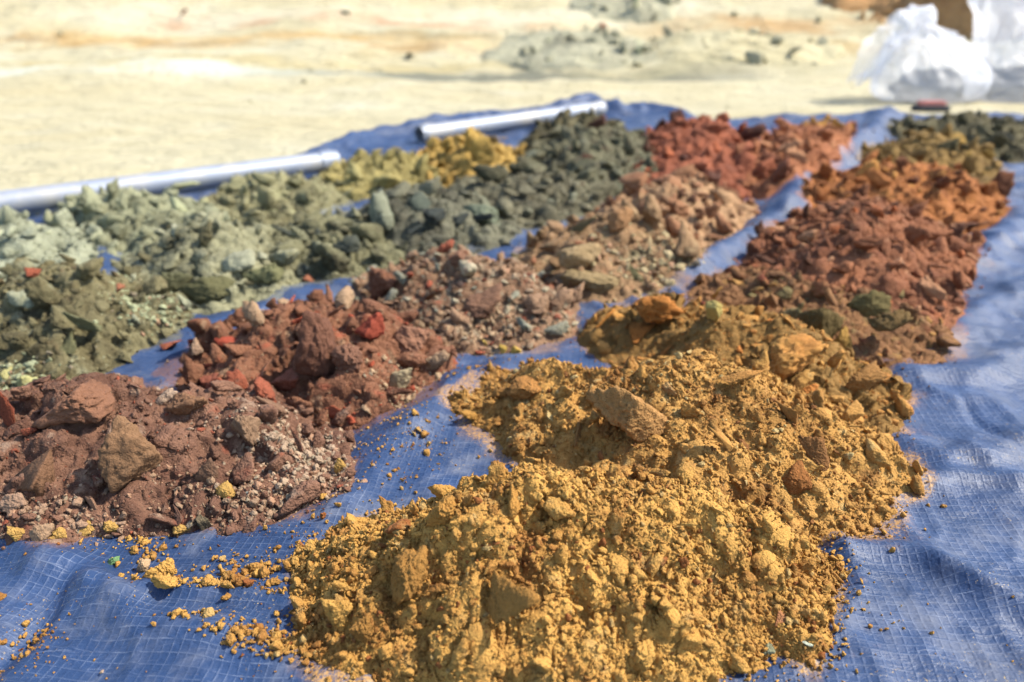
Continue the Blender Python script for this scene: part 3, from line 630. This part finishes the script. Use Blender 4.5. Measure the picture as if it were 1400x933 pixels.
# dark row
soil_pile('D1', 'soil_pile', 'dark olive soil pile at the left edge behind the brown clay', [(-70, 470), (-20, 545), (60, 550), (160, 505), (275, 456), (255, 422), (180, 408), (50, 412), (-40, 425)],
          (105, 460), 370, C(134, 124, 94), C(80, 71, 52), (C(168, 168, 146), C(122, 104, 78)), 170, (13.2, 70), ('chunk', 'lump'), 4500, .8, accent_part=.08, power=1.5, lump=1.2, clayish=.35, gravel=[(225, 450, 30, 16, 700, 6, C(176, 180, 148)), (30, 535, 30, 10, 300, 6, C(180, 184, 152))],
          heroes=[(130, 455, 66, 56, 50, 'chunk', 0, (0, 20), C(130, 128, 98), 'olive clod with overhanging edge'), (25, 475, 40, 40, 50, 'chunk', 0, (0, 0), None, None), (100, 490, 66, 50, 44, 'chunk', 0, (0, 0), C(118, 114, 82), None), (45, 378, 26, 20, 20, 'chunk', 0, (0, 0), C(168, 88, 66), 'small red clod'), (160, 405, 26, 24, 24, 'chunk', 0, (0, 0), C(160, 100, 76), None),
                  (8, 520, 30, 26, 26, 'lump', 0, (0, 0), C(190, 182, 128), 'pale yellow clod'), (35, 528, 26, 24, 26, 'lump', 0, (0, 0), C(196, 190, 134), 'pale yellow clod')])
soil_pile('D2', 'soil_pile', 'grey olive soil pile with smooth slabs along its foot', [(150, 392), (220, 432), (300, 435), (400, 408), (430, 380), (380, 352), (260, 348), (170, 367)],
          (285, 388), 304, C(158, 154, 128), C(100, 95, 77), (C(176, 174, 154), C(104, 96, 72)), 130, (15.6, 70), ('chunk', 'lump'), 3200, .75, accent_part=.1, power=1.5, lump=1.2,
          heroes=[(232, 396, 66, 50, 40, 'chunk', 20, (-10, 0), C(112, 110, 84), 'smooth olive slab'), (285, 408, 80, 44, 44, 'chunk', 0, (0, 0), C(108, 104, 74), 'long olive clod at the foot'), (372, 388, 66, 50, 48, 'chunk', 0, (0, 0), C(128, 126, 92), None), (420, 383, 22, 20, 16, 'lump', 0, (0, 0), C(180, 112, 86), 'small reddish clod')])
soil_pile('D3', 'soil_pile', 'very dark olive pile between two grey piles of the dark row', [(325, 372), (420, 400), (520, 388), (585, 365), (560, 336), (470, 322), (360, 338)],
          (455, 352), 288, C(132, 127, 100), C(81, 74, 59), (C(150, 146, 120), C(80, 84, 80)), 110, (18.0, 75), ('chunk', 'lump'), 2600, .7, accent_part=.12, power=1.5, lump=1.2)
soil_pile('D4', 'soil_pile', 'slate grey clay pile with a flat slab leaning on it', [(440, 332), (520, 368), (620, 365), (715, 335), (695, 305), (600, 290), (480, 302)],
          (580, 328), 262, C(134, 130, 114), C(84, 80, 70), (C(146, 148, 132), C(54, 60, 64)), 110, (19.2, 84), ('chunk', 'slab'), 2400, .65, accent_part=.14, power=1.5, lump=1.2,
          heroes=[(660, 302, 74, 50, 36, 'slab', -20, (-30, 10), C(122, 128, 112), 'flat grey slab leaning on the pile'), (590, 285, 60, 44, 40, 'chunk', 0, (0, 0), C(100, 106, 98), None), (485, 300, 44, 40, 44, 'chunk', 0, (0, 0), C(70, 76, 78), None)])
soil_pile('D5', 'soil_pile', 'low charcoal grey pile next to the mustard yellow pile', [(590, 292), (700, 325), (800, 305), (850, 278), (800, 258), (680, 255), (610, 266)],
          (715, 288), 240, C(130, 123, 104), C(82, 76, 64), (C(138, 138, 122), C(84, 80, 64)), 90, (21.6, 84), ('chunk', 'slab', 'lump'), 2000, .62, accent_part=.14, power=1.5, lump=1.2)
soil_pile('D6', 'soil_pile', 'tall grey green clay pile touching the rusty red pile', [(695, 250), (780, 286), (880, 266), (928, 232), (900, 212), (800, 203), (715, 220)],
          (815, 236), 176, C(128, 123, 102), C(80, 75, 62), (C(140, 142, 126), C(110, 70, 60)), 90, (26.4, 98), ('chunk', 'slab', 'lump'), 2000, .6, accent_part=.1, power=1.4, lump=1.2)
# pale row along the pipes
soil_pile('P1', 'soil_pile', 'pale grey green pile cut by the left edge of the picture', [(-110, 370), (-20, 405), (90, 390), (150, 355), (100, 336), (0, 336), (-80, 345)],
          (15, 365), 302, C(172, 174, 156), C(124, 126, 108), (C(196, 198, 172),), 80, (14, 44), ('lump',), 3000, .7, accent_part=.1, power=1.7)
soil_pile('P2', 'soil_pile', 'pale sage green pile below the longer pipe', [(55, 318), (150, 357), (260, 348), (335, 320), (290, 301), (180, 294), (85, 300)],
          (190, 320), 264, C(168, 168, 142), C(120, 118, 96), (C(188, 190, 156),), 80, (19.2, 72), ('lump', 'chunk'), 2600, .65, accent_part=.1, power=1.6, lump=1.2)
soil_pile('P3', 'soil_pile', 'pale olive pile just past the sage green one', [(265, 302), (350, 328), (440, 304), (495, 276), (440, 263), (340, 266), (275, 282)],
          (380, 290), 246, C(164, 158, 124), C(118, 110, 84), (C(186, 182, 142),), 80, (20.4, 72), ('lump', 'chunk'), 2200, .65, accent_part=.1, power=1.6, lump=1.2)
soil_pile('P4', 'soil_pile', 'yellowish olive pile in front of the gap between pipes', [(415, 262), (500, 288), (590, 268), (618, 246), (560, 233), (465, 236)],
          (515, 257), 217, C(177, 160, 102), C(126, 111, 66), (C(186, 172, 120),), 70, (21.6, 75), ('lump', 'chunk'), 1800, .6, accent_part=.1, power=1.6, lump=1.2)
soil_pile('P5', 'soil_pile', 'mustard yellow pile in front of the shorter pipe', [(550, 247), (640, 270), (725, 242), (722, 222), (650, 213), (575, 222)],
          (640, 238), 192, C(205, 164, 83), C(151, 119, 62), (C(110, 90, 60),), 70, (24.0, 84), ('lump', 'chunk'), 1800, .6, accent_part=.08, power=1.6, lump=1.2)
soil_pile('P6', 'soil_pile', 'dark khaki pile at the far end by the shorter pipe', [(695, 217), (760, 236), (860, 222), (890, 200), (840, 186), (735, 187)],
          (790, 206), 164, C(118, 108, 82), C(76, 68, 52), (C(56, 54, 48), C(132, 128, 92)), 60, (27.6, 85), ('chunk', 'lump'), 1500, .6, accent_part=.12, power=1.5, lump=1.2)

# soil dust trodden and rolled onto the tarp round the foot of each pile
def dust_tarp():
    me = TARP.data; n = len(me.vertices); co = np.empty(n * 3, np.float32); me.vertices.foreach_get('co', co); co = co.reshape(-1, 3)
    best = np.zeros(n); colr = np.ones((n, 4)); colr[:, :3] = .3
    for P, dry in FEET:
        m = (co[:, 0] > P[:, 0].min() - .2) & (co[:, 0] < P[:, 0].max() + .2) & (co[:, 1] > P[:, 1].min() - .2) & (co[:, 1] < P[:, 1].max() + .2)
        x, y = co[m, 0].astype(float), co[m, 1].astype(float); d = -poly_sd(x, y, P) + .02 * fbm2(x, y, .06, 3, 77)
        a = np.clip(np.exp(-np.maximum(d, 0) / (.007 + .008 * np.mean(P[:, 1]))), 0, 1); idx = np.nonzero(m)[0]; w = a > best[idx]
        best[idx[w]] = a[w]; colr[idx[w], :3] = dry[:3]
    colr[:, 3] = best
    at = me.color_attributes.new('dirt', 'FLOAT_COLOR', 'POINT'); at.data.foreach_set('color', colr.astype(np.float32).ravel())
dust_tarp()

# ------------------------------------------------------------------ pipes
def pipe_material():
    t = NT('galvanised steel'); pos = t.n('ShaderNodeNewGeometry').outputs['Position']
    n = t.noise(pos, 30, 4, .6); c = t.mix(n, (.20, .225, .27, 1), (.29, .31, .36, 1))
    c = t.mix(t.math('MULTIPLY', t.ramp(t.noise(pos, 9, 4, .6), .45, .7), .7), c, (.40, .36, .29, 1))
    return t.finish(t.bsdf(c, t.math('MULTIPLY_ADD', n, .3, .42), t.bump(n, .001, .3), .5, Metallic=.35).outputs[0])
PIPE = pipe_material()
def pipe(p0, p1, label, r=.0255, wall=.003):
    a, b = G(*p0), G(*p1); L = float(np.linalg.norm(b - a)); n, m = 40, 24
    d = (b - a) / L; t = np.linspace(0, 1, m)
    zs = max(float(tarp_z(a[0] + d[0] * L * q, a[1] + d[1] * L * q)) for q in np.linspace(0, 1, 40)); base = (a + b) / 2; zc = min(zs, .03) + r - .004
    def tube(l0, l1, ro, ri, k=2):
        prof = [(l0, ri), (l0, ro)] + [(l0 + (l1 - l0) * q, ro) for q in np.linspace(0, 1, k + 2)[1:-1]] + [(l1, ro), (l1, ri)]
        V, F = [], []
        for x, rr in prof:
            for q in range(n):
                f = 2 * math.pi * q / n; V.append((x, rr * math.cos(f), rr * math.sin(f)))
        K = len(prof)
        for i in range(K):
            for q in range(n): F.append((i * n + q, i * n + (q + 1) % n, (i + 1) % K * n + (q + 1) % n, (i + 1) % K * n + q))
        return np.array(V), np.array(F)
    root = empty('metal_pipe', (base[0], base[1], zc)); root.rotation_euler.z = math.atan2(d[1], d[0])
    V, F = tube(-L / 2, L / 2, r, r - wall, 10); me = mesh_np('tube', V, F, True)
    o = obj('tube', me, PIPE, root)
    for s in (-1, 1):
        V, F = tube(s * (L / 2 - .03) - .018, s * (L / 2 - .03) + .018, r + .0025, r - .0005); obj('end_collar', mesh_np('end_collar', V, F), PIPE, root)
    for q in [root] : tag(q, label, 'pipe', 'metal pipes holding down the tarpaulin edge')
    for ch in root.children:
        e = ch.modifiers.new('edges', 'EDGE_SPLIT'); e.split_angle = R(40)
pipe((-330, 352), (462, 240), 'longer shiny metal pipe running in from the left edge')
pipe((574, 203), (822, 164), 'shorter shiny metal pipe behind the mustard and khaki piles')

# ------------------------------------------------------------------ plastic bags with soil
def bag_material():
    t = NT('thin milky plastic'); pos = t.n('ShaderNodeNewGeometry').outputs['Position']
    n = t.noise(pos, 14, 4, .6, .8); nb = t.bump(n, .03, .6)
    p = t.bsdf((.86, .87, .90, 1), .28, nb, .5)
    tr = t.n('ShaderNodeBsdfTranslucent'); tr.inputs['Color'].default_value = (.88, .89, .92, 1); t.set(tr.inputs['Normal'], nb)
    tp = t.n('ShaderNodeBsdfTransparent'); tp.inputs['Color'].default_value = (.95, .95, .97, 1)
    m1 = t.n('ShaderNodeMixShader'); m1.inputs[0].default_value = .5; t.set(m1.inputs[1], p.outputs[0]); t.set(m1.inputs[2], tr.outputs[0])
    m2 = t.n('ShaderNodeMixShader'); m2.inputs[0].default_value = .55; t.set(m2.inputs[1], m1.outputs[0]); t.set(m2.inputs[2], tp.outputs[0])
    return t.finish(m2.outputs[0])
BAG = bag_material()
BAGSOIL = soil_material('bagged soil', C(110, 100, 86), C(60, 56, 52), (), .5)
def bag(base, rings, label, seed, soil):
    """rings: (dx, dy, z, half width, half depth, lean) from the foot upward to the open mouth"""
    n, K = 96, 70; rg = np.array(rings, float); q = np.linspace(0, len(rg) - 1, K); ii = np.arange(len(rg))
    # smooth interpolation through the rings
    def cr(c):
        k = np.clip(np.floor(q).astype(int), 0, len(rg) - 2); t = q - k
        p0, p1, p2, p3 = (rg[np.clip(k + o, 0, len(rg) - 1), c] for o in (-1, 0, 1, 2))
        return .5 * (2 * p1 + (p2 - p0) * t + (2 * p0 - 5 * p1 + 4 * p2 - p3) * t * t + (3 * p1 - p0 - 3 * p2 + p3) * t ** 3)
    cx, cy, cz, rx, ry, ln = (cr(c) for c in range(6)); f = np.linspace(0, 2 * np.pi, n, endpoint=False)
    Q, F_ = np.meshgrid(q / (len(rg) - 1), f, indexing='ij')
    pl = 1 + (.05 + .13 * Q) * noise2(F_ * 2.2 + 40 * (np.sin(F_) > 2), Q * 2.2, seed) + (.04 + .12 * Q) * np.abs(np.sin(F_ * 5.5 + 3 * noise2(F_, Q * 3, seed + 1)))
    seam = 1 - .0 * Q
    X = cx[:, None] + rx[:, None] * np.cos(F_) * pl * seam; Y = cy[:, None] + ry[:, None] * np.sin(F_) * pl
    Z = cz[:, None] + ln[:, None] * np.cos(F_) + .02 * Q * noise2(F_ * 3, Q * 4, seed + 2)
    V = np.stack([X, Y, Z], -1).reshape(-1, 3); w = (Q.ravel() ** .7)[:, None]
    cen = np.stack([cx, cy, cz], 1).repeat(n, 0); out = V - cen; out /= np.linalg.norm(out, axis=1)[:, None] + 1e-6
    V = V + out * w * (.045 * (1 - 2 * np.abs(fbm3((V + seed) * np.array([1, 1, .35]), .12, 2, seed + 5))) + .008 * (1 - 2 * np.abs(fbm3(V + seed, .06, 2, seed + 7))))[:, None]
    V[:, 2] = np.maximum(V[:, 2], .002); idx = np.arange(K * n).reshape(K, n); nx_ = np.roll(idx, -1, 1)
    F = np.stack([idx[:-1], nx_[:-1], nx_[1:], idx[1:]], -1).reshape(-1, 4)
    root = empty('plastic_bag', base)
    obj('bag_film', mesh_np('bag_film', V, F), BAG, root)
    U, IF = ICO[4]; P = U * (1 + .16 * fbm3(U + seed, .5, 3, seed))[:, None]; P = P * np.array(soil[3:6]) + np.array(soil[:3]); P[:, 2] = np.maximum(P[:, 2], .006)
    obj('soil_fill', mesh_np('soil_fill', P, IF), BAGSOIL, root)
    return tag(root, label, 'plastic bag', 'white plastic bags of soil behind the tarpaulin')
def gnd(px, py):
    p = G(px, py, -.015); p[2] = float(ground_z(p[0], p[1])); return p
bag(gnd(1262, 136), [(0, 0, .004, .03, .03, 0), (0, 0, .006, .20, .15, 0), (0, 0, .07, .245, .19, 0), (0, .01, .14, .235, .16, 0), (-.02, .02, .225, .175, .11, 0), (-.06, .02, .30, .085, .06, .01),
                     (-.13, .0, .31, .07, .06, .08), (-.23, -.03, .26, .045, .07, .12), (-.32, -.05, .215, .05, .09, .145)], 'slumped white plastic bag of soil with mouth trailing left', 3, (.02, .01, .05, .17, .12, .085))
bag(gnd(1392, 134), [(0, 0, .004, .03, .03, 0), (0, 0, .006, .24, .18, 0), (0, 0, .08, .26, .19, 0), (-.02, .0, .14, .20, .14, .02), (-.10, 0, .21, .11, .07, .02), (-.13, 0, .29, .13, .05, 0), (-.10, 0, .39, .19, .05, -.05), (-.05, 0, .48, .24, .06, -.10)],
    'upright white plastic bag with open mouth flaring above its soil', 8, (.04, .0, .06, .22, .16, .10))
# small red strip on a dark block in front of the first bag
def box(l, w, h, bev=.15):
    U, F = ICO[3]; q = 9; rad = 1 / (np.abs(U) ** q).sum(1) ** (1 / q); return U * rad[:, None] * np.array([l / 2, w / 2, h / 2]), F
def plain(name, c, rough=.6):
    t = NT(name); pos = t.n('ShaderNodeNewGeometry').outputs['Position']; n = t.noise(pos, 40, 3, .6)
    return t.finish(t.bsdf(t.mix(n, c, tuple(v * .7 for v in c[:3]) + (1,)), rough, t.bump(n, .002, .3)).outputs[0])
p = gnd(1272, 149); V, F = box(.15, .06, .03); root = empty('hand_brush', p)
V2 = V.copy(); V2[:, 2] += .012; obj('dark_base', mesh_np('dark_base', V2, F), plain('dark plastic', (.03, .03, .035, 1)), root)
V, F = box(.115, .045, .02); V[:, 2] += .034; obj('red_top', mesh_np('red_top', V, F), plain('faded red plastic', C(214, 120, 120)), root)
root.name = 'red_topped_block'; tag(root, 'small dark block with pinkish red top below the slumped bag', 'block')

# ------------------------------------------------------------------ spoil behind
def mound(name, label, cat, base, rx, ry, h, mat, seed, n_rocks, rock, rm, kind=None):
    nx = 150; u = np.linspace(-1.1, 1.1, nx); U, W = np.meshgrid(u, u)
    rr = np.hypot(U, W) + .18 * fbm2(U, W, .5, 3, seed); H = h * np.clip(1 - rr ** 1.6, 0, 1) ** .8
    X, Y = base[0] + U * rx, base[1] + W * ry; gz = ground_z(X, Y)
    H = H * (1 + .3 * fbm2(U, W, .3, 4, seed + 1)) + np.where(H > 0, .05 * h * np.abs(fbm2(U, W, .08, 3, seed + 2)), 0)
    Z = np.where(H > 0, gz + H, gz - .03)
    F = grid_faces(nx, nx); F = F[(H.ravel()[F] > 0).any(1)]; used = np.unique(F); rmap = np.full(nx * nx, -1); rmap[used] = np.arange(len(used))
    b = np.array([base[0], base[1], float(ground_z(base[0], base[1]))])
    V = np.stack([X.ravel()[used], Y.ravel()[used], Z.ravel()[used]], 1) - b
    root = empty(name, b); tag(root, label, cat); obj('heap', mesh_np('heap', V, rmap[F]), mat, root)
    r = np.random.default_rng(seed); k = 0
    while k < n_rocks:
        a, c = r.uniform(-1, 1, 2)
        if a * a + c * c > 1: continue
        i, j = int((a + 1.1) / 2.2 * (nx - 1)), int((c + 1.1) / 2.2 * (nx - 1)); s = rock * r.uniform(.4, 1.3)
        o = obj('clod', proto('chunk', 2, r.integers(7), rm[r.integers(len(rm))]), None, root, Vector((X[j, i] - b[0], Y[j, i] - b[1], max(Z[j, i], gz[j, i]) - b[2] + s * .2)))
        o.scale = (s, s, s); o.rotation_euler = Euler(r.uniform(0, 6.28, 3)); k += 1
def far_point(px, py):
    d = ray(px, py); t = np.linspace(2, 60, 8000); q = CAMV + d * t[:, None]; k = np.nonzero(q[:, 2] < ground_z(q[:, 0], q[:, 1]))[0]
    return q[k[0]] if len(k) else q[-1]
ORG = soil_material('orange spoil', C(214, 162, 112), C(176, 120, 78), (C(140, 96, 66),), .16)
GRY = soil_material('grey spoil', C(196, 190, 170), C(158, 152, 136), (C(214, 212, 182),), .2)
GRYD = soil_material('dark grey spoil', C(140, 136, 120), C(96, 94, 84), (), .2)
SANDC = soil_material('sandy lumps', C(222, 209, 180), C(200, 186, 154), (), .2)
REDC = soil_material('red lump', C(196, 110, 76), C(160, 84, 58), (), .2)
q = far_point(1360, 45); mound('spoil_mound', 'orange brown spoil mound rising behind the white bags', 'mound', (q[0] + .85, q[1] + .9), 1.9, 1.3, 1.0, ORG, 5, 90, .07, (ORG,))
q = far_point(800, 70); mound('rubble_heap', 'low grey rubble heap on the pale sand behind the tarpaulin', 'rubble heap', (q[0] - .1, q[1]),   .62, .5, .07, GRY, 9, 40, .06, (GRY,))
q = far_point(860, 15); mound('rubble_heap', 'dark grey rubble heap at the top edge of the picture', 'rubble heap', (q[0], q[1] + .2), .45, .5, .09, GRY, 15, 30, .07, (GRY,))
q = far_point(1010, 62); mound('rubble_heap', 'tan rubble heap between the grey rubble and the bags', 'rubble heap', (q[0], q[1]), .7, .5, .07, SANDC, 19, 30, .06, (SANDC, GRY))
for (px, py, s, mt, lab) in [(823, 42, .10, REDC, 'red lump of earth on the grey rubble heap'), (1040, 56, .10, GRYD, 'dark grey lump of earth on the tan rubble heap'), (775, 95, .07, GRYD, 'grey lump of earth nearest to the tarpaulin'),
                             (870, 92, .05, SANDC, 'sandy lump of earth right of the grey rubble'), (250, 24, .10, REDC, 'rusty lump of earth on the sand at upper left'), (560, 80, .07, GRYD, 'grey lump of earth in the grey seam'), (470, 20, .06, GRYD, 'small dark lump on the sand at the top')]:
    q = far_point(px, py); o = obj('earth_lump', proto('chunk', 3, random.randrange(7), mt), None, None, (q[0], q[1], q[2] + s * .35)); o.scale = (s, s * .8, s * .7); o.rotation_euler.z = random.uniform(0, 6)
    tag(o, lab, 'lump', 'lumps of earth on the sand')
def pebbles():
    n = 260; y = 3.2 + 9 * rng.random(n) ** 1.5; x = rng.uniform(-1, 1, n) * (y * .8); x = x + rng.normal(0, .05, n)
    s = .004 * (1 - rng.random(n) * (1 - .15 ** 1.5)) ** (-1 / 1.5) * (y / 4)
    o = crumbs('gravel', np.stack([x, y, ground_z(x, y) + s * .3], 1), s, SANDC); tag(o, 'loose sandy grit strewn over the pale ground', 'gravel', kind='stuff')
pebbles()

# ------------------------------------------------------------------ loose pieces on the tarp
YS = PILES['R1']['soil']
def loose(px, py, w, d, h, kind, mcol, lab, cat='clod', name='loose_clod', group='loose clods on the tarpaulin'):
    p = G(px, py, .012); p[2] = float(tarp_z(p[0], p[1])); s = mmpx(py)
    m = clod_mesh(name, int(px * 7 + py), kind, 4 if w > 20 else 3, 1, 1)
    m.materials.append(mcol if isinstance(mcol, bpy.types.Material) else soil_material('stone', mcol, tuple(v * .75 for v in mcol[:3]) + (1,), (), 1, clay=True))
    o = obj(name, m, None, None, (p[0], p[1], p[2] + h * s * .36)); o.scale = (w * s / 2, d * s / 2, h * s / 2); o.rotation_euler.z = random.uniform(-.3, .3)
    tag(o, lab, cat, group)
loose(230, 786, 54, 40, 34, 'lump', YS, 'biggest loose yellow clod on the blue tarpaulin')
loose(230, 811, 48, 26, 20, 'lump', YS, 'flat yellow clod just below the biggest loose one')
loose(312, 786, 26, 22, 16, 'lump', YS, 'yellow clod at the top of the crumb cluster')
loose(322, 800, 30, 26, 20, 'lump', YS, 'yellow clod in the middle of the crumb cluster')
loose(312, 812, 32, 22, 14, 'lump', YS, 'lowest yellow clod of the crumb cluster')
loose(353, 772, 24, 20, 16, 'lump', YS, 'yellow clod beside the edge of the closest pile')
loose(374, 776, 18, 18, 14, 'lump', YS, 'small yellow clod almost touching the closest pile')
loose(372, 797, 22, 16, 12, 'lump', YS, 'low yellow clod left of the closest pile')
loose(321, 886, 20, 18, 15, 'lump', YS, 'yellow clod ahead of the closest pile\'s trailing edge')
loose(196, 766, 20, 20, 22, 'lump', C(196, 160, 130), 'pinkish grey clod below the gravel edge', group='loose clods on the tarpaulin')
loose(155, 758, 22, 14, 12, 'chunk', C(120, 160, 110), 'small green pebble on the blue tarpaulin', 'pebble', 'loose_pebble', 'loose pebbles on the tarpaulin')
loose(135, 913, 12, 10, 10, 'chunk', C(214, 176, 150), 'small pale pink pebble at the front left', 'pebble', 'loose_pebble', 'loose pebbles on the tarpaulin')
def spill():
    pts, sz = [], []
    for (px, py, sx, sy, n, s) in [(320, 800, 18, 16, 160, 1.0), (370, 790, 14, 16, 80, .9), (235, 800, 26, 16, 120, .8), (300, 822, 40, 4, 160, .7), (195, 745, 16, 14, 120, .8), (280, 868, 24, 4, 40, .9), (340, 885, 30, 8, 120, 1.0), (400, 905, 40, 10, 260, 1.1),
                                   (520, 640, 40, 30, 160, .7), (560, 610, 30, 20, 120, .7), (430, 735, 40, 20, 60, .5), (150, 745, 60, 10, 100, .6), (40, 880, 30, 24, 160, .6), (600, 560, 40, 40, 80, .6), (1200, 780, 40, 40, 14, .5), (1320, 800, 90, 90, 30, .5), (200, 840, 160, 60, 90, .5), (640, 505, 50, 10, 80, .7)]:
        for _ in range(n):
            p = G(px + random.gauss(0, sx), py + random.gauss(0, sy)); s_ = .0013 * s * random.paretovariate(2.2); s_ = min(s_, .005)
            pts.append((p[0], p[1], float(0))); sz.append(s_)
    P = np.array(pts); P[:, 2] = tarp_z(P[:, 0], P[:, 1]) + np.array(sz) * .4
    tag(crumbs('spilled_crumbs', P, np.array(sz), YS), 'fine yellow crumbs spilled on the blue tarpaulin', 'crumbs', kind='stuff')
spill()
